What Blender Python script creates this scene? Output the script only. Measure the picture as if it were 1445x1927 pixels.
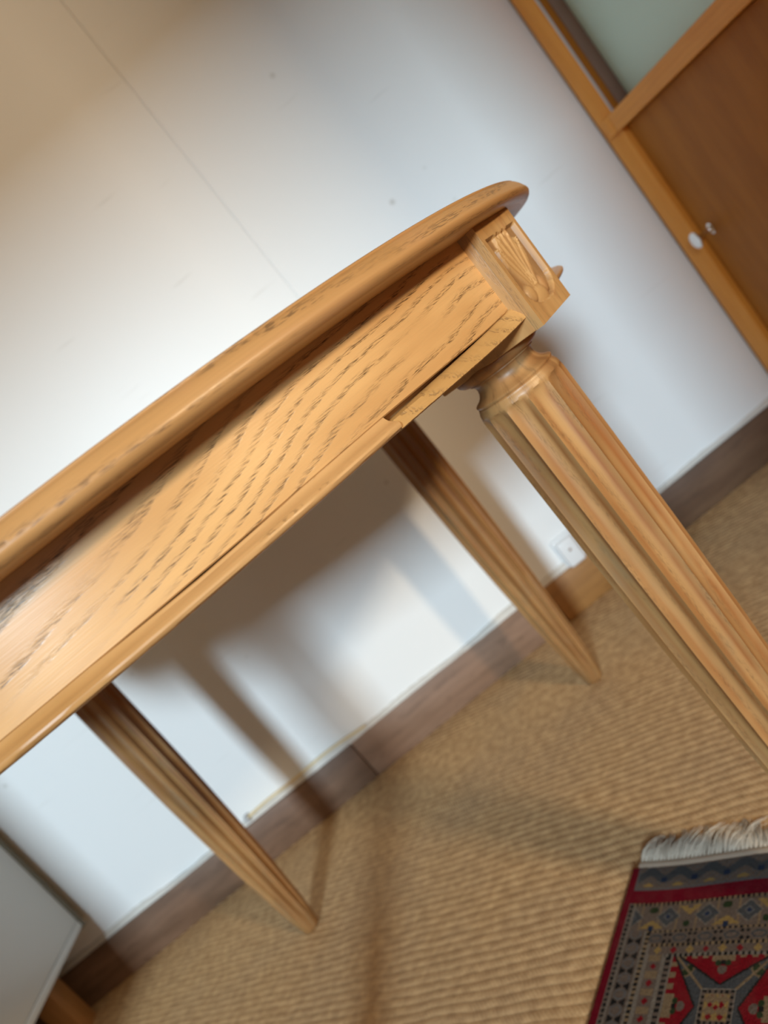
import bpy, bmesh, math, random
from mathutils import Vector, Matrix
random.seed(7)
for o in list(bpy.data.objects): bpy.data.objects.remove(o, do_unlink=True)
SC = bpy.context.scene
COL = SC.collection
pi, sin, cos, sqrt = math.pi, math.sin, math.cos, math.sqrt

# ------------------------------------------------------------------ camera
ROLL, PITCH, YAW, FPX = 0.6903, 0.1503, -0.0300, 1339.93
CAMZ = 0.70
right = Vector((cos(YAW), -sin(YAW), 0)); fw0 = Vector((sin(YAW), cos(YAW), 0)); up0 = Vector((0, 0, 1))
fwd = fw0*cos(PITCH) - up0*sin(PITCH); up = up0*cos(PITCH) + fw0*sin(PITCH)
cX = right*cos(ROLL) - up*sin(ROLL); cY = right*sin(ROLL) + up*cos(ROLL); cZ = -fwd
cam_d = bpy.data.cameras.new('camera'); cam = bpy.data.objects.new('camera', cam_d); COL.objects.link(cam)
cam.matrix_world = Matrix(((cX.x, cY.x, cZ.x, 0), (cX.y, cY.y, cZ.y, 0), (cX.z, cY.z, cZ.z, CAMZ), (0, 0, 0, 1)))
cam_d.sensor_fit = 'VERTICAL'; cam_d.sensor_height = 36.0; cam_d.sensor_width = 27.0
cam_d.lens = FPX/1927*36.0
cam_d.clip_start = 0.02
cam_d.dof.use_dof = True; cam_d.dof.focus_distance = 0.445; cam_d.dof.aperture_fstop = 6.0
SC.camera = cam

# ------------------------------------------------------------------ world, lights, exposure
w = bpy.data.worlds.new('world'); SC.world = w; w.use_nodes = True
w.node_tree.nodes['Background'].inputs[0].default_value = (0.75, 0.85, 1.0, 1); w.node_tree.nodes['Background'].inputs[1].default_value = 0.25
SC.view_settings.view_transform = 'Standard'; SC.view_settings.look = 'None'
SC.view_settings.exposure = 0.0; SC.view_settings.gamma = 1.0; SC.view_settings.use_curve_mapping = False

def area(name, loc, target, sx, sy, power, col):
    d = bpy.data.lights.new(name, 'AREA'); d.shape = 'RECTANGLE'; d.size = sx; d.size_y = sy; d.energy = power; d.color = col
    o = bpy.data.objects.new(name, d); COL.objects.link(o); o.location = loc
    o.rotation_euler = (Vector(target)-Vector(loc)).to_track_quat('-Z', 'Y').to_euler()
    return o
area('window_daylight', (-1.37, -5.0, 2.08), (-0.35, 1.4, 0.70), 0.74, 0.9, 425, (0.67, 0.86, 1.0))
area('warm_lamp_light', (0.98, -0.75, 1.24), (-0.25, 1.5, 0.8), 0.13, 0.13, 23, (1.0, 0.77, 0.50))

# ------------------------------------------------------------------ helpers
def link(o, parent=None):
    COL.objects.link(o)
    if parent is not None: o.parent = parent
    return o
def empty(name, loc=(0, 0, 0), rz=0.0):
    o = bpy.data.objects.new(name, None); o.empty_display_size = 0.05
    COL.objects.link(o); o.location = loc; o.rotation_euler = (0, 0, rz); return o
def tag(o, label=None, cat=None, group=None, kind=None):
    if label: o['label'] = label
    if cat: o['category'] = cat
    if group: o['group'] = group
    if kind: o['kind'] = kind
    return o
def mk(name, verts, faces, mat, parent=None, uvs=None, smooth=True, angle=40, attr=None, link_it=True):
    me = bpy.data.meshes.new(name); me.from_pydata([tuple(v) for v in verts], [], faces); me.validate()
    if uvs is not None:
        l = me.uv_layers.new(name='UVMap')
        for lp in me.loops: l.data[lp.index].uv = uvs[lp.vertex_index]
    if attr is not None:
        a = me.attributes.new('stain', 'FLOAT', 'POINT'); a.data.foreach_set('value', attr)
    bm = bmesh.new(); bm.from_mesh(me); bmesh.ops.recalc_face_normals(bm, faces=bm.faces); bm.to_mesh(me); bm.free()
    if smooth:
        me.shade_smooth() if hasattr(me, 'shade_smooth') else None
        me.set_sharp_from_angle(angle=math.radians(angle))
    if mat: me.materials.append(mat)
    o = bpy.data.objects.new(name, me)
    if link_it: link(o, parent)
    return o
def boxuv(me, grain='z'):
    l = me.uv_layers.get('UVMap') or me.uv_layers.new(name='UVMap')
    for p in me.polygons:
        n = p.normal
        for li in p.loop_indices:
            c = me.vertices[me.loops[li].vertex_index].co
            if grain == 'z':
                uv = (c.x, c.y+0.3) if abs(n.z) > .7 else (c.z, c.x*1.0+c.y*1.0)
            elif grain == 'x':
                uv = (c.y, c.z+0.3) if abs(n.x) > .7 else (c.x, c.y+c.z)
            else:
                uv = (c.x, c.z+0.3) if abs(n.y) > .7 else (c.y, c.x+c.z)
            l.data[li].uv = uv
def box(name, a, b, mat, parent=None, bevel=0.002, seg=2, grain='z', origin=None):
    bm = bmesh.new(); bmesh.ops.create_cube(bm, size=1)
    a = Vector(a); b = Vector(b); c = (a+b)/2; s = b-a
    off = Vector(origin) if origin else Vector((0, 0, 0))
    for v in bm.verts: v.co = Vector((v.co.x*s.x, v.co.y*s.y, v.co.z*s.z)) + c - off
    if bevel > 0: bmesh.ops.bevel(bm, geom=list(bm.edges), offset=bevel, segments=seg, profile=.5, affect='EDGES')
    me = bpy.data.meshes.new(name); bm.to_mesh(me); bm.free()
    boxuv(me, grain)
    me.shade_smooth(); me.set_sharp_from_angle(angle=math.radians(35))
    if mat: me.materials.append(mat)
    o = link(bpy.data.objects.new(name, me), parent)
    if origin: o.location = origin
    return o
def prism(name, poly, z0, z1, mat, parent=None, bevel=0.0, grain='z'):
    n = len(poly); vs = [(x, y, z0) for x, y in poly]+[(x, y, z1) for x, y in poly]
    fs = [tuple(range(n))[::-1], tuple(range(n, 2*n))]+[(i, (i+1) % n, n+(i+1) % n, n+i) for i in range(n)]
    o = mk(name, vs, fs, mat, parent, smooth=False)
    if bevel:
        bm = bmesh.new(); bm.from_mesh(o.data); bmesh.ops.bevel(bm, geom=list(bm.edges), offset=bevel, segments=2, profile=.5, affect='EDGES'); bm.to_mesh(o.data); bm.free()
        o.data.shade_smooth(); o.data.set_sharp_from_angle(angle=math.radians(30))
    boxuv(o.data, grain); return o
def lathe(name, prof, mat, parent=None, seg=48, axis='z', uvs=True, angle=35):
    vs, fs, uv = [], [], []
    L = 0
    for i, (r, z) in enumerate(prof):
        if i: L += math.hypot(r-prof[i-1][0], z-prof[i-1][1])
        for k in range(seg+1):
            t = 2*pi*k/seg
            p = (r*cos(t), r*sin(t), z)
            if axis == 'x': p = (z, r*cos(t), r*sin(t))
            vs.append(p); uv.append((L, r*t))
    for i in range(len(prof)-1):
        for k in range(seg):
            a = i*(seg+1)+k; fs.append((a, a+1, a+seg+2, a+seg+1))
    return mk(name, vs, fs, mat, parent, uv, angle=angle)
def tube(name, pts, r, mat, parent=None, seg=8):
    vs, fs = [], []
    pts = [Vector(p) for p in pts]
    for i, p in enumerate(pts):
        t = (pts[min(i+1, len(pts)-1)]-pts[max(i-1, 0)]).normalized()
        a = t.cross(Vector((0, 0, 1)))
        if a.length < 1e-4: a = Vector((1, 0, 0))
        a.normalize(); b = t.cross(a)
        rr = r[i] if isinstance(r, (list, tuple)) else r
        for k in range(seg): vs.append(p+a*rr*cos(2*pi*k/seg)+b*rr*sin(2*pi*k/seg))
    for i in range(len(pts)-1):
        for k in range(seg): fs.append((i*seg+k, i*seg+(k+1) % seg, (i+1)*seg+(k+1) % seg, (i+1)*seg+k))
    fs.append(tuple(range(seg))[::-1]); fs.append(tuple(range((len(pts)-1)*seg, len(pts)*seg)))
    return mk(name, vs, fs, mat, parent)

# ------------------------------------------------------------------ materials
def mat_new(name):
    m = bpy.data.materials.new(name); m.use_nodes = True; t = m.node_tree; t.nodes.clear()
    out = t.nodes.new('ShaderNodeOutputMaterial'); b = t.nodes.new('ShaderNodeBsdfPrincipled'); t.links.new(b.outputs[0], out.inputs[0])
    return m, t, b
def nd(t, typ, ins=None, **props):
    n = t.nodes.new(typ)
    for k, v in props.items(): setattr(n, k, v)
    for k, v in (ins or {}).items():
        s = n.inputs[k]
        if isinstance(v, bpy.types.NodeSocket): t.links.new(v, s)
        else: s.default_value = v
    return n
def ma(t, op, a, b=0.0, c=0.0, clamp=False):
    n = nd(t, 'ShaderNodeMath', {0: a, 1: b, 2: c}, operation=op); n.use_clamp = clamp; return n.outputs[0]
def vec(t, x, y, z=0.0): return nd(t, 'ShaderNodeCombineXYZ', {0: x, 1: y, 2: z}).outputs[0]
def noise(t, v, scale=1.0, detail=2.0, rough=.5): return nd(t, 'ShaderNodeTexNoise', {'Vector': v, 'Scale': scale, 'Detail': detail, 'Roughness': rough}).outputs[0]
def smooth(t, x, a, b, lo=0.0, hi=1.0): return nd(t, 'ShaderNodeMapRange', {0: x, 1: a, 2: b, 3: lo, 4: hi}, interpolation_type='SMOOTHSTEP').outputs[0]
def mixc(t, f, a, b):
    n = nd(t, 'ShaderNodeMix', {0: f}, data_type='RGBA')
    for i, v in ((6, a), (7, b)):
        if isinstance(v, bpy.types.NodeSocket): t.links.new(v, n.inputs[i])
        else: n.inputs[i].default_value = (*v[:3], 1)
    return n.outputs[2]
def bump(t, h, strength, dist, normal=None):
    n = nd(t, 'ShaderNodeBump', {'Height': h, 'Strength': strength, 'Distance': dist})
    if normal is not None: t.links.new(normal, n.inputs['Normal'])
    return n.outputs[0]
def plain(name, col, rough=.5, metal=0.0, var=.06, vscale=40.0, bmp=0.0):
    m, t, b = mat_new(name)
    tc = nd(t, 'ShaderNodeTexCoord').outputs['Object']
    n = noise(t, tc, vscale, 3.0)
    c = mixc(t, n, [x*(1-var) for x in col], [min(1, x*(1+var)) for x in col])
    t.links.new(c, b.inputs['Base Color']); b.inputs['Roughness'].default_value = rough; b.inputs['Metallic'].default_value = metal
    if bmp: t.links.new(bump(t, noise(t, tc, vscale*6, 3.0), bmp, .001), b.inputs['Normal'])
    return m

def wood(name, dark, light, pore, pore_amt=.8, ringf=62.0, wander=3.2, tilt=3.0, rough=.36, stain=None, patch=None, fibre=.10, bmp=.25, offset=0.0, pl=190.0, pw=2100.0, quad=None, spec=.45):
    """u of the UV map runs along the grain in metres, v across it"""
    m, t, b = mat_new(name)
    uv = nd(t, 'ShaderNodeUVMap').outputs[0]
    sp = nd(t, 'ShaderNodeSeparateXYZ', {0: uv}); u, v = sp.outputs[0], sp.outputs[1]
    if offset: u = ma(t, 'ADD', u, offset)
    wob = noise(t, vec(t, ma(t, 'MULTIPLY', u, 3.4), ma(t, 'MULTIPLY', v, 11.0), offset), 1.0, 1.0, .45)
    wob2 = noise(t, vec(t, ma(t, 'MULTIPLY', u, 28.0), ma(t, 'MULTIPLY', v, 95.0), 3.1), 1.0, 2.0)
    f = ma(t, 'ADD', ma(t, 'MULTIPLY', v, ringf), ma(t, 'MULTIPLY', u, tilt))
    if quad: f = ma(t, 'SUBTRACT', f, ma(t, 'MULTIPLY', ringf, ma(t, 'ADD', ma(t, 'MULTIPLY', u, quad[0]), ma(t, 'MULTIPLY', ma(t, 'MULTIPLY', u, u), quad[1]))))
    f = ma(t, 'ADD', f, ma(t, 'MULTIPLY', wob, wander)); f = ma(t, 'ADD', f, ma(t, 'MULTIPLY', wob2, .45))
    fr = ma(t, 'FRACT', f)
    ring = ma(t, 'MULTIPLY', smooth(t, fr, 0.0, .12), smooth(t, fr, .58, .16))
    dash = noise(t, vec(t, ma(t, 'MULTIPLY', u, pl), ma(t, 'MULTIPLY', v, pw), 1.7), 1.0, 1.0)
    msk = noise(t, vec(t, ma(t, 'MULTIPLY', u, 7.0), ma(t, 'MULTIPLY', v, 34.0), 13.0), 1.0, 2.0)
    pores = ma(t, 'MULTIPLY', smooth(t, dash, .50, .60), ma(t, 'MULTIPLY', ring, smooth(t, msk, .34, .52)))
    fib = noise(t, vec(t, ma(t, 'MULTIPLY', u, 24.0), ma(t, 'MULTIPLY', v, 1100.0), 5.0), 1.0, 3.0)
    big = noise(t, vec(t, ma(t, 'MULTIPLY', u, 5.0), ma(t, 'MULTIPLY', v, 26.0), 9.0), 1.0, 3.0)
    base = mixc(t, smooth(t, big, .32, .68), dark, light)
    base = mixc(t, ma(t, 'MULTIPLY', ma(t, 'SUBTRACT', fib, .35), fibre*3, clamp=True), base, [x*.62 for x in dark])
    base = mixc(t, ma(t, 'MULTIPLY', ring, .10), base, [x*.7 for x in dark])
    if patch:
        pn = noise(t, vec(t, ma(t, 'MULTIPLY', u, 14.0), ma(t, 'MULTIPLY', v, 40.0), 21.0), 1.0, 3.0)
        base = mixc(t, smooth(t, pn, .52, .72, 0.0, .75), base, patch)
    if stain:
        a = nd(t, 'ShaderNodeAttribute', attribute_name='stain').outputs['Fac']
        sn = noise(t, vec(t, ma(t, 'MULTIPLY', u, 16.0), ma(t, 'MULTIPLY', v, 60.0), 31.0), 1.0, 3.0)
        base = mixc(t, ma(t, 'MULTIPLY', a, smooth(t, sn, .25, .60, .30, 1.0)), base, stain)
    base = mixc(t, ma(t, 'MULTIPLY', pores, pore_amt), base, pore)
    t.links.new(base, b.inputs['Base Color'])
    t.links.new(ma(t, 'ADD', rough-.05, ma(t, 'MULTIPLY', fib, .14)), b.inputs['Roughness'])
    h = ma(t, 'SUBTRACT', ma(t, 'MULTIPLY', fib, .35), ma(t, 'MULTIPLY', pores, .9))
    t.links.new(bump(t, h, bmp, .0005), b.inputs['Normal'])
    b.inputs['Specular IOR Level'].default_value = spec
    return m

M_apron = wood('ash_wood_apron', (.48, .262, .096), (.60, .355, .142), (.080, .043, .018), pore_amt=.92, ringf=100, wander=7.5, tilt=0.0, rough=.33, pl=115.0, pw=3300.0, quad=(.26, -.34))
M_rim = wood('ash_wood_rim', (.36, .185, .062), (.48, .27, .108), (.12, .065, .03), pore_amt=.75, fibre=.18, ringf=110, wander=3.5, tilt=1.0, rough=.36, offset=2.3, patch=(.40, .21, .09))
M_mould = wood('ash_wood_moulding', (.37, .185, .055), (.50, .285, .115), (.11, .06, .026), pore_amt=.45, ringf=120, wander=2.0, tilt=1.0, rough=.32, offset=4.1)
M_raw = wood('raw_broken_wood', (.41, .225, .07), (.54, .33, .125), (.18, .10, .04), pore_amt=.7, ringf=90, wander=3.0, tilt=40.0, rough=.6, offset=6.0, bmp=.6, pl=420, pw=800)
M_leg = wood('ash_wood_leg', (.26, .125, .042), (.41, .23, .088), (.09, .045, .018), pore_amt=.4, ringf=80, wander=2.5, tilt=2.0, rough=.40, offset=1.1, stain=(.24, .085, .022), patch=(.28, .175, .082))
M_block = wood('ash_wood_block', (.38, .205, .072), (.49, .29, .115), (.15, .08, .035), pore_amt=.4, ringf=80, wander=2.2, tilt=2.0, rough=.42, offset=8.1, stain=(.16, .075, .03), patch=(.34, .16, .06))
M_inside = plain('dark_inner_wood', (.10, .055, .025), .8)
M_teak = wood('teak_veneer', (.40, .145, .018), (.48, .185, .026), (.24, .08, .012), pore_amt=.30, ringf=130, wander=2.0, tilt=.5, rough=.5, offset=3.3, fibre=.16, bmp=.1, spec=.15)
M_teak_l = wood('teak_solid', (.78, .31, .045), (.86, .37, .065), (.50, .18, .03), pore_amt=.25, ringf=90, wander=2.0, tilt=.5, rough=.45, offset=5.3, bmp=.1, spec=.2)
M_teal = plain('pale_teal_panel', (.66, .92, .87), .35, var=.03, vscale=3)
M_taupe = plain('taupe_liner', (.27, .185, .15), .5)
M_track = plain('pale_metal_track', (.62, .60, .60), .4, metal=.2)
M_chrome = plain('brushed_chrome', (.80, .79, .78), .22, metal=1.0, var=.02)
M_white = plain('white_lacquer', (.60, .595, .56), .42, var=.03, vscale=5)
M_olive = plain('olive_back_board', (.15, .13, .08), .6)
M_legwood = wood('cabinet_leg_wood', (.30, .14, .04), (.36, .17, .055), (.15, .07, .02), pore_amt=.3, rough=.5, offset=9.0)
M_trim = plain('old_white_trim', (.62, .58, .52), .55, var=.15, vscale=30, bmp=.3)
M_plug = plain('white_plastic', (.78, .78, .77), .35, var=.03)
M_cable = plain('yellowed_cable', (.72, .56, .30), .45, var=.2, vscale=14)
M_ceil = plain('ceiling_cream', (.78, .70, .58), .8)
M_room = plain('beige_plaster', (.46, .35, .22), .8)

def mat_wall():
    m, t, b = mat_new('white_painted_board')
    tc = nd(t, 'ShaderNodeTexCoord').outputs['Object']
    big = noise(t, tc, 2.2, 3.0)
    c = mixc(t, big, (.80, .795, .775), (.84, .835, .815))
    sp = nd(t, 'ShaderNodeSeparateXYZ', {0: tc})
    # scattered grey scuffs and dents, drawn out along the wall
    v = nd(t, 'ShaderNodeTexVoronoi', {'Vector': tc, 'Scale': 9.0, 'Randomness': 1.0}).outputs['Distance']
    spot = smooth(t, v, .085, .02)
    keep = smooth(t, noise(t, tc, 4.7, 1.0), .50, .58)
    c = mixc(t, ma(t, 'MULTIPLY', ma(t, 'MULTIPLY', spot, keep), .6), c, (.45, .42, .36))
    sc = noise(t, vec(t, ma(t, 'MULTIPLY', sp.outputs[0], 5.0), 0.0, ma(t, 'MULTIPLY', sp.outputs[2], 60.0)), 1.0, 2.0)
    c = mixc(t, smooth(t, sc, .68, .78, 0, .22), c, (.50, .47, .42))
    t.links.new(c, b.inputs['Base Color']); b.inputs['Roughness'].default_value = .42; b.inputs['Specular IOR Level'].default_value = .3
    t.links.new(bump(t, noise(t, tc, 60.0, 3.0), .08, .002), b.inputs['Normal'])
    return m
M_wall = mat_wall()

def mat_carpet():
    m, t, b = mat_new('sisal_carpet')
    tc = nd(t, 'ShaderNodeTexCoord').outputs['Object']
    wob = nd(t, 'ShaderNodeTexNoise', {'Vector': tc, 'Scale': 9.0, 'Detail': 2.0}).outputs['Color']
    p = nd(t, 'ShaderNodeVectorMath', {0: tc, 1: nd(t, 'ShaderNodeVectorMath', {0: wob, 1: (.012, .012, 0)}, operation='MULTIPLY').outputs[0]}, operation='ADD').outputs[0]
    sp = nd(t, 'ShaderNodeSeparateXYZ', {0: p}); x, y = sp.outputs[0], sp.outputs[1]
    A = math.radians(-28.8)
    s = ma(t, 'ADD', ma(t, 'MULTIPLY', x, cos(A)), ma(t, 'MULTIPLY', y, sin(A)))
    q = ma(t, 'ADD', ma(t, 'MULTIPLY', x, -sin(A)), ma(t, 'MULTIPLY', y, cos(A)))
    rows = ma(t, 'DIVIDE', q, .0135)
    fr = ma(t, 'FRACT', rows); idx = ma(t, 'FLOOR', rows)
    ridge = ma(t, 'SINE', ma(t, 'MULTIPLY', fr, pi))
    alt = ma(t, 'SUBTRACT', ma(t, 'MULTIPLY', ma(t, 'MODULO', ma(t, 'ADD', idx, 2000), 2.0), 2.0), 1.0)
    diag = ma(t, 'ADD', ma(t, 'DIVIDE', s, .0062), ma(t, 'MULTIPLY', fr, ma(t, 'ADD', 1.3, ma(t, 'MULTIPLY', alt, .35))))
    strand = ma(t, 'ADD', ma(t, 'MULTIPLY', ma(t, 'SINE', ma(t, 'MULTIPLY', diag, 2*pi)), .5), .5)
    fibre = noise(t, vec(t, ma(t, 'MULTIPLY', ma(t, 'ADD', s, q), 260.0), ma(t, 'MULTIPLY', ma(t, 'SUBTRACT', s, q), 900.0)), 1.0, 2.0)
    blot = noise(t, tc, 55.0, 3.0, .6); big = noise(t, tc, 3.2, 3.0)
    c = mixc(t, smooth(t, blot, .3, .72), (.38, .215, .09), (.62, .39, .185))
    c = mixc(t, smooth(t, big, .38, .66, 0, .32), c, (.31, .22, .14))
    c = mixc(t, ma(t, 'MULTIPLY', strand, .16), c, (.62, .42, .22))
    c = mixc(t, smooth(t, fibre, .45, .75, 0, .35), c, (.62, .44, .25))
    c = mixc(t, ma(t, 'MULTIPLY', smooth(t, ridge, .5, .05, 0, .34), smooth(t, noise(t, tc, 38.0, 2.0), .35, .6)), c, (.13, .075, .032))
    t.links.new(c, b.inputs['Base Color']); b.inputs['Roughness'].default_value = .85; b.inputs['Specular IOR Level'].default_value = .2
    h = ma(t, 'ADD', ma(t, 'ADD', ma(t, 'MULTIPLY', ridge, .7), ma(t, 'MULTIPLY', strand, .25)), ma(t, 'MULTIPLY', fibre, .35))
    t.links.new(bump(t, h, .4, .004), b.inputs['Normal'])
    return m
M_carpet = mat_carpet()

def mat_board(name, c1, c2, seed):
    return wood(name, c1, c2, [x*.4 for x in c1], pore_amt=.3, ringf=45, wander=2.5, tilt=.5, rough=.5, offset=seed, bmp=.15, patch=[x*.8 for x in c1])
M_bd = [mat_board('skirting_dark', (.135, .072, .040), (.19, .105, .062), 1.0), mat_board('skirting_brown', (.22, .125, .075), (.28, .165, .105), 3.0),
        mat_board('skirting_orange', (.30, .135, .035), (.36, .17, .05), 5.0), mat_board('skirting_deep', (.115, .058, .030), (.15, .08, .042), 7.0)]

# ------------------------------------------------------------------ room
WY = 1.5505
XL, XR, YF, ZC = -1.78, 1.36, -1.00, 2.45
def st(o): o['kind'] = 'structure'; return o
fl = st(box('floor', (XL-.05, YF-.05, -.06), (XR+.05, WY+.06, 0), M_carpet, bevel=0))
st(box('ceiling', (XL-.05, YF-.05, ZC), (XR+.05, WY+.06, ZC+.05), M_ceil, bevel=0))
st(box('wall_left', (XL-.05, YF, 0), (XL, WY, ZC), M_room, bevel=0))
st(box('wall_right', (XR, YF, 0), (XR+.05, WY, ZC), M_room, bevel=0))
wb = st(box('wall_back', (XL, WY+.0024, 0), (XR, WY+.05, ZC), M_wall, bevel=0))
for x0, x1 in ((XL, .102), (.102, XR)):
    box('wall_panel', (x0+.0011, WY, .11), (x1-.0011, WY+.0024, ZC), M_wall, wb, bevel=.0007, seg=1)
# wall behind the camera, with the window opening that lets the daylight in
wx0, wx1, wz0, wz1 = -1.55, .15, .02, 1.55
vs = [(XL, YF, 0), (XR, YF, 0), (XR, YF, ZC), (XL, YF, ZC), (wx0, YF, wz0), (wx1, YF, wz0), (wx1, YF, wz1), (wx0, YF, wz1)]
vs += [(x, y-.12, z) for x, y, z in vs]
q = [(0, 1, 5, 4), (1, 2, 6, 5), (2, 3, 7, 6), (3, 0, 4, 7)]
fs = q+[tuple(i+8 for i in f) for f in q]+[(4, 5, 13, 12), (5, 6, 14, 13), (6, 7, 15, 14), (7, 4, 12, 15), (0, 1, 9, 8), (1, 2, 10, 9), (2, 3, 11, 10), (3, 0, 8, 11)]
st(mk('wall_front', vs, fs, M_room, smooth=False))
# unseen leaf added behind the camera to shade the wall beside the cabinet
dl = st(box('added_shade_leaf', (.154, YF+.005, .012), (.190, YF+.705, 1.985), M_teak, bevel=.003))
hd = tube('added_leaf_handle', [(.1535, YF+.64, 1.02), (.110, YF+.64, 1.02), (.102, YF+.632, 1.02), (.100, YF+.56, 1.02)], .007, M_chrome, dl)

# skirting boards along the back wall
sk = st(box('baseboard_back', (XL, WY-.006, 0), (XR, WY+.0023, .100), M_bd[0], bevel=.001, grain='x'))
for x0, x1, k, t_, h in ((XL, -.442, 1, .0165, .103), (-.441, .120, 1, .0145, .1025), (.121, .300, 2, .0150, .101), (.301, XR, 3, .0160, .104)):
    mt = M_bd[0] if x0 == XL else M_bd[k]
    box('skirting_board', (x0, WY-t_, 0.0), (x1, WY-.006, h), mt, sk, bevel=.003, grain='x')
# uneven old white bead on top of the skirting
rng = random.Random(4)
vs, fs = [], []
n = 220
for i in range(n+1):
    x = XL+(XR-XL)*i/n
    a = .0085+.0028*sin(x*9.0)+.0022*sin(x*23+1)+rng.uniform(-.0008, .0008)
    d = .0105+.0022*sin(x*14+2)+rng.uniform(-.0006, .0006)
    for k in range(6):
        tt = k/5*pi/2
        vs.append((x, WY-d*cos(tt), .1035+a*sin(tt)*1.25))
    vs.append((x, WY+.002, .1005)); vs.append((x, WY-d, .1005))
for i in range(n):
    for k in range(8): fs.append((i*8+k, i*8+(k+1) % 8, (i+1)*8+(k+1) % 8, (i+1)*8+k))
fs.append(tuple(range(8))); fs.append(tuple(range(n*8, n*8+8)))
st(mk('trim_1', vs, fs, M_trim, angle=60))

# ------------------------------------------------------------------ round table
TC = Vector((-.24894, .89148, 0)); PHI = -.6989; RL = .495
tab = tag(empty('round_table', TC), 'round light wood table on fluted tapering legs, with carved corner blocks and cracked apron', 'table')
def ang(k): return PHI+k*pi/2            # N, R, L, M
# --- leg (local x = radially outward, z up from the floor)
NF, PER = 12, 10
def prof_R(z):
    P = [(0, .0150), (.004, .0172), (.05, .0225), (.16, .0298), (.26, .0342), (.36, .0370), (.46, .0383), (.56, .0388), (.615, .0388), (.622, .0380), (.626, .0362)]
    for (a, ra), (b, rb) in zip(P, P[1:]):
        if z <= b: f = (z-a)/(b-a); return ra+(rb-ra)*f
    return P[-1][1]
zs = [0, .0015, .004, .009, .016, .025, .035, .045, .055]+[.055+(.600-.055)*i/36 for i in range(1, 37)]+[.605, .609, .6125, .6155, .618, .6200, .6225, .6245, .626]
turn = [(.0362, .6265), (.0352, .6272), (.0362, .6282), (.0364, .6296), (.0352, .6306), (.0322, .6320), (.0294, .6342), (.0276, .6372), (.0268, .6405), (.0272, .6430), (.0284, .6446),
        (.0300, .6452), (.0300, .6462), (.0316, .6466), (.0350, .6480), (.0376, .6502), (.0385, .6526), (.0382, .6548), (.0370, .6562), (.0, .6562)]
seg = NF*PER
vs, uv, fs, at = [], [], [], []
rings = []
for z in zs:
    R = prof_R(z)
    if z <= .0015: R = .0135+z
    dep = .0056*min(1, R/.036)
    fade = 1.0
    if z < .07: fade = max(0, (z-.022)/.048)
    if z > .600: fade = sqrt(max(0.0, 1-((z-.600)/.0195)**2)) if z < .6195 else 0.0
    row = []
    for k in range(seg+1):
        ph = (k % PER)/PER; th = 2*pi*k/seg
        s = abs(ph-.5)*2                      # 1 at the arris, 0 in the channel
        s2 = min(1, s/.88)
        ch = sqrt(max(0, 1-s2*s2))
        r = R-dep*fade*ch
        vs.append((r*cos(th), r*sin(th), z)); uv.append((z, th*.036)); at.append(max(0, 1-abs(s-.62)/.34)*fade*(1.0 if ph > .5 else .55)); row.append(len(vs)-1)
    rings.append(row)
for r, z in turn:
    row = []
    for k in range(seg+1):
        th = 2*pi*k/seg; vs.append((r*cos(th), r*sin(th), z)); uv.append((z, th*.036)); at.append(.25); row.append(len(vs)-1)
    rings.append(row)
for a, b in zip(rings, rings[1:]):
    for k in range(seg): fs.append((a[k], a[k+1], b[k+1], b[k]))
fs.append(tuple(rings[0][:-1])[::-1])
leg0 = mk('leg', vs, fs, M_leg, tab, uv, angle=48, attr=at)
# corner block: outer face leaves room for the carved panel
BO, BI, BW, BZ0, BZ1 = .0640, -.037, .0372, .6545, .7371
blk0 = box('corner_block', (BI, -BW, BZ0), (BO-.0065, BW, .7467), M_block, leg0, bevel=.0012)
# carved panel: a relief on the outward face
def relief(s, z):
    """s across (m, -BW..BW), z height above block bottom; returns depth below the face"""
    H = BZ1-BZ0
    e = min(s+.0312, .0318-s)                           # distance inside the side frames
    top = (H-.0115)-z
    cy_ = .027; rr = .0295
    d = min(e, top)
    if z < cy_:
        d = min(d, rr-math.hypot(s*.95, (z-cy_)*1.75))
    if d <= 0: return 0.0, 0.0
    rec = .0040*min(1, d/.0014)
    hgt = 0.0
    # calyx at the foot of the leaf
    q1 = (s/.0125)**2+((z-.0165)/.0080)**2
    if q1 < 1: hgt = max(hgt, .0042*sqrt(1-q1))
    for sx in (-.0145, .0145):
        q2 = ((s-sx)/.0075)**2+((z-.0215)/.0075)**2
        if q2 < 1: hgt = max(hgt, .0036*sqrt(1-q2))
    # five feathered leaf lobes fanning upward
    for a_, ln, wd in ((-.42, .050, .0060), (-.20, .058, .0066), (0.0, .060, .0072), (.20, .058, .0066), (.42, .050, .0060)):
        dx, dz = s, z-.016
        l_ = dx*sin(a_)+dz*cos(a_); c_ = dx*cos(a_)-dz*sin(a_)
        if 0 < l_ < ln:
            f = l_/ln; wl = wd*(.45+1.15*f)*(1-max(0, f-.72)/.28*.85)
            if abs(c_) < wl:
                x_ = c_/wl
                hgt = max(hgt, (.0026+.0016*f)*(1-x_*x_)**.6*(.80+.20*cos(x_*9)))
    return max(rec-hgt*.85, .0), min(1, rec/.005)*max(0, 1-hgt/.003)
nx, nz = 74, 88
vs, uv, fs, at = [], [], [], []
for j in range(nz+1):
    for i in range(nx+1):
        s = -BW+2*BW*i/nx; z = (BZ1-BZ0)*j/nz
        d, a_ = relief(s, z)
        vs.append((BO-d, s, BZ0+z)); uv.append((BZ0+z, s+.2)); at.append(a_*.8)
for j in range(nz):
    for i in range(nx):
        a = j*(nx+1)+i; fs.append((a, a+1, a+nx+2, a+nx+1))
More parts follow.
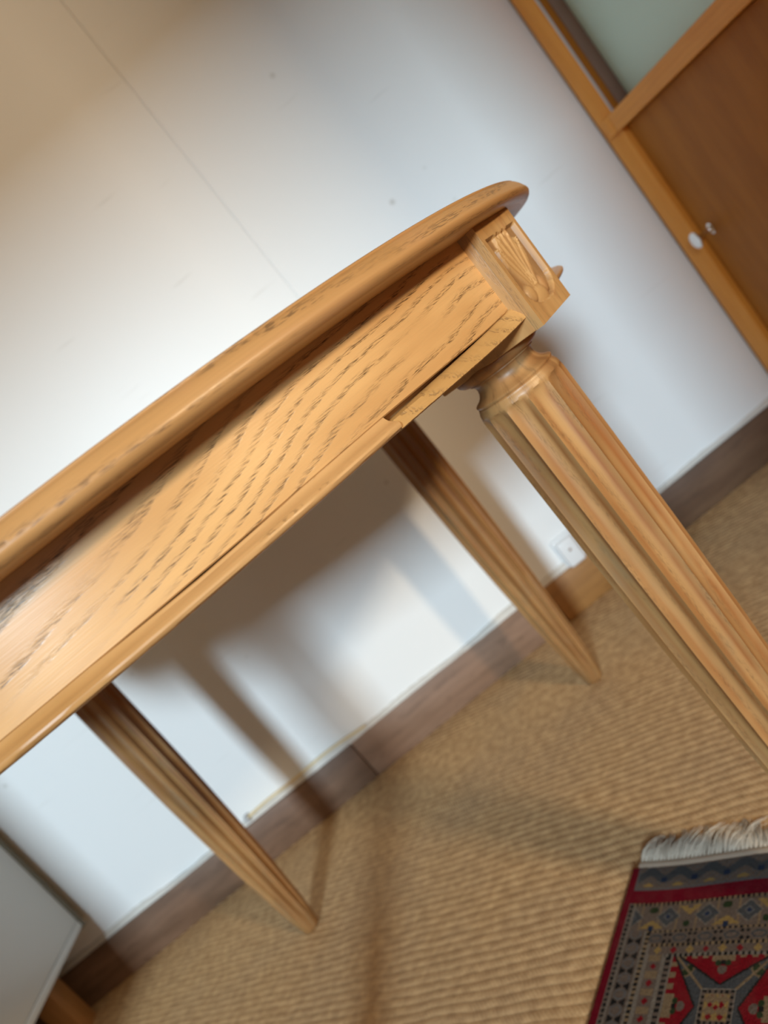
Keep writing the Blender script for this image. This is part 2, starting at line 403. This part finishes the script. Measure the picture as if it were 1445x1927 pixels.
# back and sides of the panel
edge = [i for i in range(nx+1)]+[j*(nx+1)+nx for j in range(1, nz+1)]+[nz*(nx+1)+i for i in range(nx-1, -1, -1)]+[j*(nx+1) for j in range(nz-1, 0, -1)]
base = len(vs)
for e in edge:
    x, y, z = vs[e]; vs.append((BO-.0066, y, z)); uv.append((z, y+.2+.006)); at.append(.2)
ne = len(edge)
for k in range(ne): fs.append((edge[k], edge[(k+1) % ne], base+(k+1) % ne, base+k))
fs.append(tuple(range(base, base+ne)))
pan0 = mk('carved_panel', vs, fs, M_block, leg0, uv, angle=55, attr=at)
legs = []
for k in range(4):
    a = ang(k)
    if k == 0: l, b_, p_ = leg0, blk0, pan0
    else:
        l = leg0.copy(); COL.objects.link(l); l.parent = tab
        for ch in (blk0, pan0):
            c = ch.copy(); COL.objects.link(c); c.parent = l
    l.location = (RL*cos(a), RL*sin(a), 0); l.rotation_euler = (0, 0, a); legs.append(l)
# --- aprons: four bowed boards between the corner blocks
SHS = (-.05, .06, .06, .06)
ZB, ZG, ZT = .6690, .6806, .7469
def arc_par(k):
    E = Vector((.545*cos(pi/4-.045)+SHS[k], .545*sin(pi/4-.045), 0)); return E.length, math.atan2(E.y, E.x)
def arc_pt(k, th, r):
    bis = ang(k)-pi/4; c = Vector((-SHS[k]*cos(bis), -SHS[k]*sin(bis), 0))
    return c+Vector((r*cos(bis+th), r*sin(bis+th), 0))
def dip(k, th):                                  # lower edge sags a little towards the near corner block
    x = min(1, max(0, (th-.42)/.32)); return -.0030*x*x*(3-2*x) if k == 0 else -.0025
def sweep(name, k, prof, t0, t1, mat, parent, n=48, dr=None, dz=None, angle=30, closed=True, jitter=0.0, seed=1):
    rg = random.Random(seed); RA, HALF = arc_par(k)
    m = len(prof); vs, uv, fs = [], [], []
    cum = [0]
    for i in range(m): cum.append(cum[-1]+math.hypot(prof[(i+1) % m][0]-prof[i][0], prof[(i+1) % m][1]-prof[i][1]))
    for i in range(n+1):
        f = i/n; th = t0+(t1-t0)*f
        for j in range(m):
            pr, pz = prof[j]
            if dr: pr += dr(f, j)
            if dz: pz += dz(f, j)
            if pz < .70: pz += dip(k, th)
            if jitter: pr += rg.uniform(-jitter, jitter); pz += rg.uniform(-jitter, jitter)*.4
            p = arc_pt(k, th, RA+pr); vs.append((p.x, p.y, pz)); uv.append((th*.59, pz+pr*.7+k*.37))
    for i in range(n):
        for j in range(m): fs.append((i*m+j, i*m+(j+1) % m, (i+1)*m+(j+1) % m, (i+1)*m+j))
    fs.append(tuple(range(m))[::-1]); fs.append(tuple(range(n*m, n*m+m)))
    return mk(name, vs, fs, mat, parent, uv, angle=angle)
board = [(-.020, ZG-.0112), (-.0120, ZG-.0112), (-.0120, ZG-.0004), (-.0012, ZG), (0, ZG+.0008), (0, ZT-.003), (-.004, ZT), (-.020, ZT)]
mould = [(-.0118, ZB+.0012), (-.0030, ZB), (.0040, ZB), (.0074, ZB+.0006), (.0095, ZB+.0020), (.0104, ZB+.0038), (.0103, ZB+.0054), (.0090, ZB+.0068), (.0068, ZB+.0078),
         (.0045, ZB+.0088), (.0026, ZB+.0100), (.0012, ZB+.0115), (.0004, ZB+.0132), (-.0008, ZB+.0136), (-.0118, ZB+.0136)]
mould = [(a, ZB+(z-ZB)*(.89 if a < .002 else .85)) for a, z in mould]
THB = .463                                      # where the moulding is broken off, front apron
for k in range(4):
    HALF = arc_par(k)[1]
    ap = sweep('apron', k, board, -HALF, HALF, M_apron, tab, n=56)
    if k == 0:
        # left run of moulding with a hairline gap above it in the middle
        def gapz(f, j):
            if j in (11, 12, 13, 14):
                g = max(0, 1-abs(f-(HALF+.20)/(HALF+THB))/.10); return -.0014*g**.6
            return 0
        t1 = THB
        mo = sweep('moulding', k, mould, -HALF, t1, M_mould, ap, n=90, dz=gapz, jitter=.00012, seed=3)
        # rough strip where the moulding is missing, with an open crack above it
        raw = [(-.0118, ZB+.0008), (.0050, ZB-.0004), (.0074, ZB+.0006), (.0070, ZB+.0040), (.0048, ZB+.0085), (.0022, ZB+.0126), (.0008, ZB+.0136), (-.0118, ZB+.0136)]
        raw = [(a, ZB+(z-ZB)*.85) for a, z in raw]
        def crack(f, j):
            if j in (5, 6, 7): return -(.0034*max(0, 1-f/.80)**1.2+.0006*max(0, 1-f/.97)) + (.0004 if f > .9 else 0)
            return 0
        sweep('broken_strip', k, raw, t1+.0015, HALF, M_raw, ap, n=70, dz=crack, jitter=.00022, seed=5, angle=50)
    else:
        sweep('moulding', k, mould, -HALF, HALF, M_mould, ap, n=60)

# --- table top in two halves
def lip(theta):
    u_ = Vector((cos(theta), sin(theta))); s = Vector((-.0264, -.0565)); R0 = .5434*(1+.019*cos(2*(theta-PHI)))
    d = s.dot(u_); front = d+sqrt(R0*R0-s.dot(s)+d*d)
    t_ = (theta+2*pi) % (2*pi)                     # front of the table is 180..350 degrees
    deg = math.degrees(t_)
    def ss(x): x = min(1, max(0, x)); return x*x*(3-2*x)
    w_ = 1-ss((deg-8)/50) if deg < 120 else (ss((deg-135)/45) if deg < 270 else 1.0)
    bulge = .009*math.exp(-((math.atan2(sin(theta), cos(theta))+.33)/.30)**2)
    return .574*(1-w_)+front*w_+bulge
RP = [(-.40, .7548), (-.012, .7552), (-.012, .7552), (-.0030, .7555), (-.0010, .7554), (0, .7548), (.0001, .7540), (-.0002, .7534), (.0008, .7531), (.0022, .7522), (.0040, .7496), (.0057, .7462), (.0065, .7446), (.0068, .7432), (.0064, .7418), (.0050, .7398), (.0028, .7383), (-.0006, .7374), (-.006, .7372), (-.0250, .7372), (-.0260, .7380), (-.0263, .7470), (-.40, .7472)]
SEAM = math.radians(-14)
for half in range(2):
    t0 = SEAM+half*pi; n = 110
    vs, uv, fs = [], [], []
    m = len(RP); gap = .0005
    L = 0; prev = None
    for i in range(n+1):
        th = t0+pi*i/n
        r0 = lip(th); arc = r0*(th)
        nrm = Vector((cos(t0+pi/2), sin(t0+pi/2)))
        for j, (dr, z) in enumerate(RP):
            r = r0+dr if dr > -.1 else .0
            p = Vector((cos(th)*r, sin(th)*r))+nrm*gap
            vs.append((p.x, p.y, z))
            if j < 2: uv.append((p.x, p.y))
            elif dr > -.1: uv.append((arc, (z if j < 19 else -.1)+dr*.6))
            else: uv.append((arc, .0))
    for i in range(n):
        for j in range(m-1): fs.append((i*m+j, i*m+j+1, (i+1)*m+j+1, (i+1)*m+j))
    fs.append(tuple(range(m))); fs.append(tuple(range(n*m, n*m+m)))
    top = mk('tabletop_half', vs, fs, M_rim, tab, uv, angle=38)

# ------------------------------------------------------------------ teak cabinet on the right, front facing left
XC = .797
cab = tag(empty('teak_cabinet', (1.06, .77, 0)), 'tall orange-brown wooden cabinet with pale teal niche and metal knob', 'cabinet')
def cbox(name, a, b, mat, parent=cab, **kw):
    o_ = (1.06, .77, 0)
    return box(name, [a[i]-o_[i] for i in range(3)], [b[i]-o_[i] for i in range(3)], mat, parent, **kw)
CY0, CY1, CH = -.20, 1.541, 1.92
cbox('body', (XC+.052, CY0, .0), (1.34, CY1, CH), M_teak, bevel=.002)
sty = prism('stile', [(x-1.06, y-.77) for x, y in ((XC+.052, CY1), (XC+.012, CY1), (XC, CY1-.024), (XC, 1.452), (XC+.052, 1.452))], 0, CH, M_teak_l, cab, bevel=.002)
cbox('stile', (XC, CY0, 0), (XC+.052, CY0+.075, CH), M_teak_l)
rail = cbox('rail', (XC-.010, CY0+.076, .770), (XC+.051, 1.4515, .806), M_teak_l, grain='y')
cbox('rail_tongue', (XC-.010, 1.4516, .770), (XC-.0005, 1.489, .806), M_teak_l, rail, grain='y', bevel=.001)
cbox('top_board', (XC-.012, CY0-.01, CH), (1.345, CY1, CH+.025), M_teak_l, grain='y')
cbox('niche_back', (XC+.0455, CY0+.076, .8065), (XC+.0515, 1.4515, CH), M_teal, bevel=0)
cbox('niche_side', (XC+.0065, 1.447, .8065), (XC+.0195, 1.4515, CH), M_teak, bevel=.001)
cbox('niche_liner', (XC+.0200, 1.446, .8065), (XC+.0450, 1.4515, CH), M_taupe, bevel=.001)
cbox('niche_track', (XC+.002, 1.4475, .8065), (XC+.0060, 1.4515, CH), M_track, bevel=.0006)
for y0, y1, ky in ((.800, 1.4505, 1.413), (.100, .796, None)):
    dr = cbox('door', (XC+.012, y0, .07), (XC+.034, y1, .7685), M_teak, bevel=.0015)
    if ky:
        kn = lathe('knob', [(0, 0), (.0085, 0), (.0088, -.0012), (.0060, -.0030), (.0042, -.0060), (.0038, -.0140), (.0046, -.0185), (.0090, -.0215), (.0122, -.0235), (.0126, -.0250), (.0116, -.0262), (0, -.0266)], M_chrome, dr, seg=32, axis='x')
        kn.scale = (1.5, 1.4, 1.4); kn.location = (XC+.012-1.06, ky-.77, .511)
cbox('plinth', (XC+.030, CY0+.076, 0), (XC+.05, 1.4515, .069), M_teak, grain='y')

# ------------------------------------------------------------------ white cabinet on the left, front facing right
XW = -1.167
wc = tag(empty('white_cabinet', (-1.45, 1.05, 0)), 'white low cabinet standing on short square wooden legs against the wall', 'cabinet')
def wbox(name, a, b, mat, parent=wc, **kw):
    o_ = (-1.45, 1.05, 0)
    return box(name, [a[i]-o_[i] for i in range(3)], [b[i]-o_[i] for i in range(3)], mat, parent, **kw)
wbox('body', (-1.74, .60, .176), (XW-.012, 1.514, .92), M_white, bevel=.002)
wbox('door', (XW-.0115, .60, .1935), (XW, 1.515, .92), M_white, bevel=.0015)
wbox('bottom_rail', (XW-.0115, .60, .175), (XW+.0006, 1.515, .1925), M_white, bevel=.002)
wbox('back_board', (-1.74, 1.5155, .170), (XW+.002, 1.527, .93), M_olive, bevel=.001)
wbox('top_board', (-1.75, .59, .9205), (XW+.006, 1.515, .945), M_white, bevel=.003)
for x0, y0 in ((-1.325, 1.44), (-1.325, .64), (-1.70, 1.44), (-1.70, .64)):
    wbox('leg', (x0, y0, 0), (x0+.052, y0+.052, .1755), M_legwood, bevel=.002)

# ------------------------------------------------------------------ small things along the skirting
sk_s = tag(empty('wall_socket', (.220, WY, .105)), 'small white plastic telephone socket on the wall above the skirting', 'socket')
box('base', (-.026, -.010, -.012), (.026, 0, .066), M_plug, sk_s, bevel=.004, seg=3)
box('cover', (-.021, -.026, -.006), (.021, -.0098, .060), M_plug, sk_s, bevel=.006, seg=3)
lathe('screw', [(0, -.0), (.0035, 0), (.0035, .0012), (0, .0016)], M_chrome, sk_s, seg=16).location = (0, -.0262, .034)
sk_s.children[-1].rotation_euler = (pi/2, 0, 0)
cb = tag(empty('wall_cable', (-.56, WY-.012, .118)), 'yellowed thin cable lying along the top of the skirting', 'cable')
pts = []
for i in range(41):
    f = i/40; x = -.735+.345*f
    pts.append((x+.56, -.0015*sin(f*7), .0010+.0065*sin(f*pi)*.7+.0015*sin(f*11)-.003*f))
tube('cable', pts, .0032, M_cable, cb)
cl = box('clip', (-.175-.006, -.006, -.008), (-.175+.006, .0115, .0075), plain('grey_clip', (.42, .42, .42), .5), cb, bevel=.002)

# ------------------------------------------------------------------ small patterned rug
RW, RT0, RT1, RTH = .290, -.020, .430, .006
K = Vector((-.0845, .8134)); A_ = Vector((.70711, -.70711)); B_ = Vector((-.70711, -.70711))
def rug_xy(a, t_):
    b_ = t_-.109*a
    b_ += .0028*sin(a*26)*max(0, 1-abs(t_)/.15)
    p = K+A_*a+B_*b_; return p
c_red = (.155, .001, .010); c_brt = (.19, .003, .008); c_taupe = (.135, .098, .075); c_grey = (.060, .062, .064); c_blk = (.010, .009, .008)
c_tan = (.215, .145, .080); c_yel = (.29, .185, .060); c_grn = (.022, .036, .012); c_nav = (.016, .028, .060); c_sil = (.115, .110, .108); c_bei = (.20, .165, .13)
def dotted(x, p, c1, c2): return c1 if int(math.floor(x/p)) % 2 else c2
def tri(x, per): x = (x % per)/per; return abs(x-.5)*2
def near(x, per, x0):
    d = (x-x0) % per
    return min(d, per-d)
def rug_col(a, t_):
    aa = min(a, RW-a); tt = min(t_, .42-t_)
    if aa < .011: return c_red
    if tt < .0125:                                   # outer guard beyond the red stripe
        y = tt+.020
        if aa < .014: return c_sil
        if y > .030: return c_sil
        if near(a, .040, .030)+abs(y-.026)*2.2 < .0085 and y < .027: return c_yel
        if near(a, .040, .010) < .0035 and abs(y-.018) < .003: return c_nav
        if abs(y-.012-.005*sin(a*2*pi/.040)) < .006: return c_grey
        return c_taupe if (int(a*500)+int(t_*700)) % 5 else c_sil
    if tt < .030: return c_red
    # nested borders
    if aa < .0125: return c_bei
    if aa < .017: return dotted(t_, .0030, c_blk, c_taupe)
    if tt < .034: return dotted(a, .0030, c_blk, c_tan)
    if tt < .066:
        y = tt-.034
        if aa < .021: return c_bei
        dd = near(a, .048, .068)+abs(y-.015)*1.15
        if dd < .0036: return c_nav
        if dd < .0062: return c_sil
        if dd < .0140: return c_grey
        if dd < .0158: return c_bei
        yy = near(a, .091, .0485); h1 = y-.020
        if 0 < h1 < .010 and yy < .0145*(h1/.010)+.002 and not (yy < .0035 and h1 > .006): return c_yel
        if yy < .003 and h1 > .004 and h1 < .013: return c_nav
        yy = near(a, .091, .0940); h2 = .013-y
        if 0 < h2 < .011 and yy < .0130*(h2/.011)+.0015 and not (yy < .003 and h2 > .007): return c_yel
        for x0 in (.046, .140):
            if math.hypot(near(a, .091, x0), y-.006) < .0042: return c_grn
        if math.hypot(near(a, .091, .0925), y-.025) < .0038: return c_grn
        if abs(near(a, .048, .044)-.012) < .0012: return c_tan
        return c_taupe
    if aa >= .0455 and tt < .069: return dotted(a, .0032, c_blk, c_tan)
    if aa < .0455:                                   # side border of black bow ties
        if aa < .0195 or aa > .0425: return c_bei
        y = near(t_, .0180, .007)
        x = abs(aa-.031)
        if .0015 < x < .0085 and y < (x-.001)*.55+.0006: return c_blk
        if abs(math.hypot(x*.8, near(t_, .018, .016))-.0055) < .0008: return c_sil
        return c_taupe
    if aa < .0500: return dotted(t_, .0030, c_blk, c_tan)
    if tt < .083:
        y = tt-.076
        for x0 in (.010, .0165):
            if near(a, .030, x0)+abs(abs(y)-.004) < .0026: return c_blk
        if (near(a, .030, .0285)/.0085)**2+(y/.0045)**2 < 1: return c_grey if (near(a, .030, .0285)/.0060)**2+(y/.0028)**2 > 1 else c_taupe
        return c_taupe
    if aa < .0535: return c_bei
    if tt < .0862: return dotted(a, .0032, c_blk, c_tan)
    if tt < .0955:
        y = abs(tt-.0908)
        if near(a, .038, .0844)+y < .0040: return c_brt
        if near(a, .038, .1034)+y < .0050: return c_yel
        return c_taupe
    if aa < .0745:
        x = abs(aa-.0638)
        if near(t_, .0195, .012)+x < .0042: return c_brt
        if x < .0075 and near(t_, .0195, .0025) < .004: return c_tan
        return c_taupe if x < .0085 else c_bei
    if tt < .0990: return dotted(a, .0032, c_blk, c_bei)
    if aa < .0775: return c_bei
    if aa < .0835: return dotted(t_, .0032, c_blk, c_taupe)
    if aa < .0865: return c_bei
    # field: repeating square with four triangles round a small framed square
    per = .107; y = ((t_-.0990) % per)-per/2+.0; x = a-RW/2
    ax_, ay_ = abs(x), abs(y)
    if max(ax_, ay_) < .0190:
        mm = max(ax_, ay_)
        if mm > .0172: return c_bei
        if mm > .0135: return dotted((a if ay_ > ax_ else t_), .0030, c_blk, c_taupe)
        if mm > .0120: return c_tan
        if ax_+ay_ < .0035: return c_brt
        if near(a, .012, RW/2+.006)+near(t_, .012, .006) < .0035: return c_brt
        if near(a, .012, RW/2)+near(t_, .012, .006) < .0045: return c_yel
        return c_tan
    hi, lo = max(ax_, ay_), min(ax_, ay_)
    dep_ = hi-.0225; lim = (hi-.0225)*1.62
    edge_ = lo-lim
    if dep_ > 0 and edge_ < 0:
        if edge_ > -.0024: return c_blk
        cx1, cy1 = lo, hi
        if cy1 > .0512 and (int(cx1/.006)) % 2: return c_tan
        if math.hypot(cx1-.0055, cy1-.0455) < .0034: return c_grn
        if cx1 < .003 and .044 < cy1 < .049: return c_blk
        if math.hypot(cx1/1.25, cy1-.0385) < .0045: return c_taupe
        if cx1 < .0125 and cy1 > .0478: return c_tan
        return c_brt
    if dep_ > 0 and edge_ < .0018: return c_blk
    q_ = abs(hi-lo)
    if q_ < .0014: return c_tan
    if math.hypot(hi-.040, lo-.036) < .0040: return c_grn
    if math.hypot(hi-.040, lo-.036) < .0055: return c_tan
    return c_grey
na, nt = 232, 360
vs, fs = [], []
rg = random.Random(2)
for j in range(nt+1):
    for i in range(na+1):
        a = RW*i/na; t_ = RT0+(RT1-RT0)*j/nt
        p = rug_xy(a, t_); rim_ = min(i, na-i)
        z = RTH*(.55 if rim_ == 0 else 1)+rg.uniform(-.00025, .00025)
        vs.append((p.x-.02, p.y-.62, z))
for j in range(nt):
    for i in range(na):
        a = j*(na+1)+i; fs.append((a, a+1, a+na+2, a+na+1))
top_n = len(fs)
edge = [i for i in range(na+1)]+[j*(na+1)+na for j in range(1, nt+1)]+[nt*(na+1)+i for i in range(na-1, -1, -1)]+[j*(na+1) for j in range(nt-1, 0, -1)]
base = len(vs)
for e in edge: vs.append((vs[e][0], vs[e][1], .0004))
ne = len(edge)
for k in range(ne): fs.append((edge[k], edge[(k+1) % ne], base+(k+1) % ne, base+k))
def mat_rug():
    m, t, b = mat_new('knotted_wool')
    c = nd(t, 'ShaderNodeAttribute', attribute_name='knot').outputs['Color']
    tc = nd(t, 'ShaderNodeTexCoord').outputs['Object']
    n = noise(t, tc, 700.0, 2.0); n2 = noise(t, tc, 60.0, 2.0)
    c = mixc(t, smooth(t, n, .35, .7, 0, .35), c, (0.0, 0.0, 0.0)); c = mixc(t, smooth(t, n2, .4, .7, 0, .04), c, (.20, .15, .11))
    t.links.new(c, b.inputs['Base Color']); b.inputs['Roughness'].default_value = .9; b.inputs['Specular IOR Level'].default_value = .1
    t.links.new(bump(t, n, .5, .002), b.inputs['Normal']); return m
rug = tag(empty('patterned_rug', (.02, .62, 0)), 'small dark red and grey patterned rug with white fringe on the carpet', 'rug')
pile = mk('pile', vs, fs, mat_rug(), rug, smooth=True, angle=80)
ca = pile.data.color_attributes.new('knot', 'FLOAT_COLOR', 'CORNER')
cols = []
for pidx, pl_ in enumerate(pile.data.polygons):
    if pidx < top_n:
        j, i = divmod(pidx, na)
        c = rug_col(RW*(i+.5)/na, RT0+(RT1-RT0)*(j+.5)/nt)
    else: c = c_red
    for _ in pl_.loop_indices: cols += [c[0]*.75, c[1]*.75, c[2]*.75, 1]
ca.data.foreach_set('color', cols)
M_fr = plain('white_cotton_fringe', (.50, .43, .34), .85, var=.12, vscale=90)
# woven white end band
vs, fs = [], []
for i in range(61):
    a = .008+(RW-.016)*i/60
    for t_, z in ((-.0205, .0005), (-.0205, .0056), (-.027, .0056), (-.031, .0040), (-.033, .0005)):
        p = rug_xy(a, t_); vs.append((p.x-.02, p.y-.62, z))
for i in range(60):
    for k in range(5): fs.append((i*5+k, i*5+(k+1) % 5, (i+1)*5+(k+1) % 5, (i+1)*5+k))
fs.append((0, 1, 2, 3, 4)); fs.append((300, 301, 302, 303, 304))
mk('end_band', vs, fs, M_fr, rug, angle=60)
# fringe: tassels of many thin threads
vs, fs = [], []
rg = random.Random(11)
nt_ = 52
for q_ in range(nt_):
    a0 = .010+(RW-.020)*q_/(nt_-1)
    lean = rg.uniform(-1, 1)*.012+.010*sin(q_*.55+1); ln = rg.uniform(.027, .047); curl = rg.uniform(-.016, .016)
    for h_ in range(17):
        da = rg.uniform(-1, 1); rr = .00042; fan = da*rg.uniform(.001, .0065)
        l2 = ln*rg.uniform(.82, 1.08); zt = rg.uniform(.001, .0060)
        prev = None
        for i in range(6):
            f = i/5
            a = a0+da*.0016+(lean*f*f+fan*f+curl*f*f*f); t_ = -.031-l2*f
            p = rug_xy(a, t_); z = .0028*(1-f)+zt*sin(f*pi)*.9+.0009
            n0 = len(vs); w_ = rr*(1-.3*f)
            vs += [(p.x-.02+.707*w_, p.y-.62-.707*w_, z), (p.x-.02, p.y-.62, z+w_*1.6), (p.x-.02-.707*w_, p.y-.62+.707*w_, z)]
            if prev is not None:
                for k in range(3): fs.append((prev+k, prev+(k+1) % 3, n0+(k+1) % 3, n0+k))
            prev = n0
tag(mk('fringe', vs, fs, M_fr, rug, angle=80), kind='stuff')
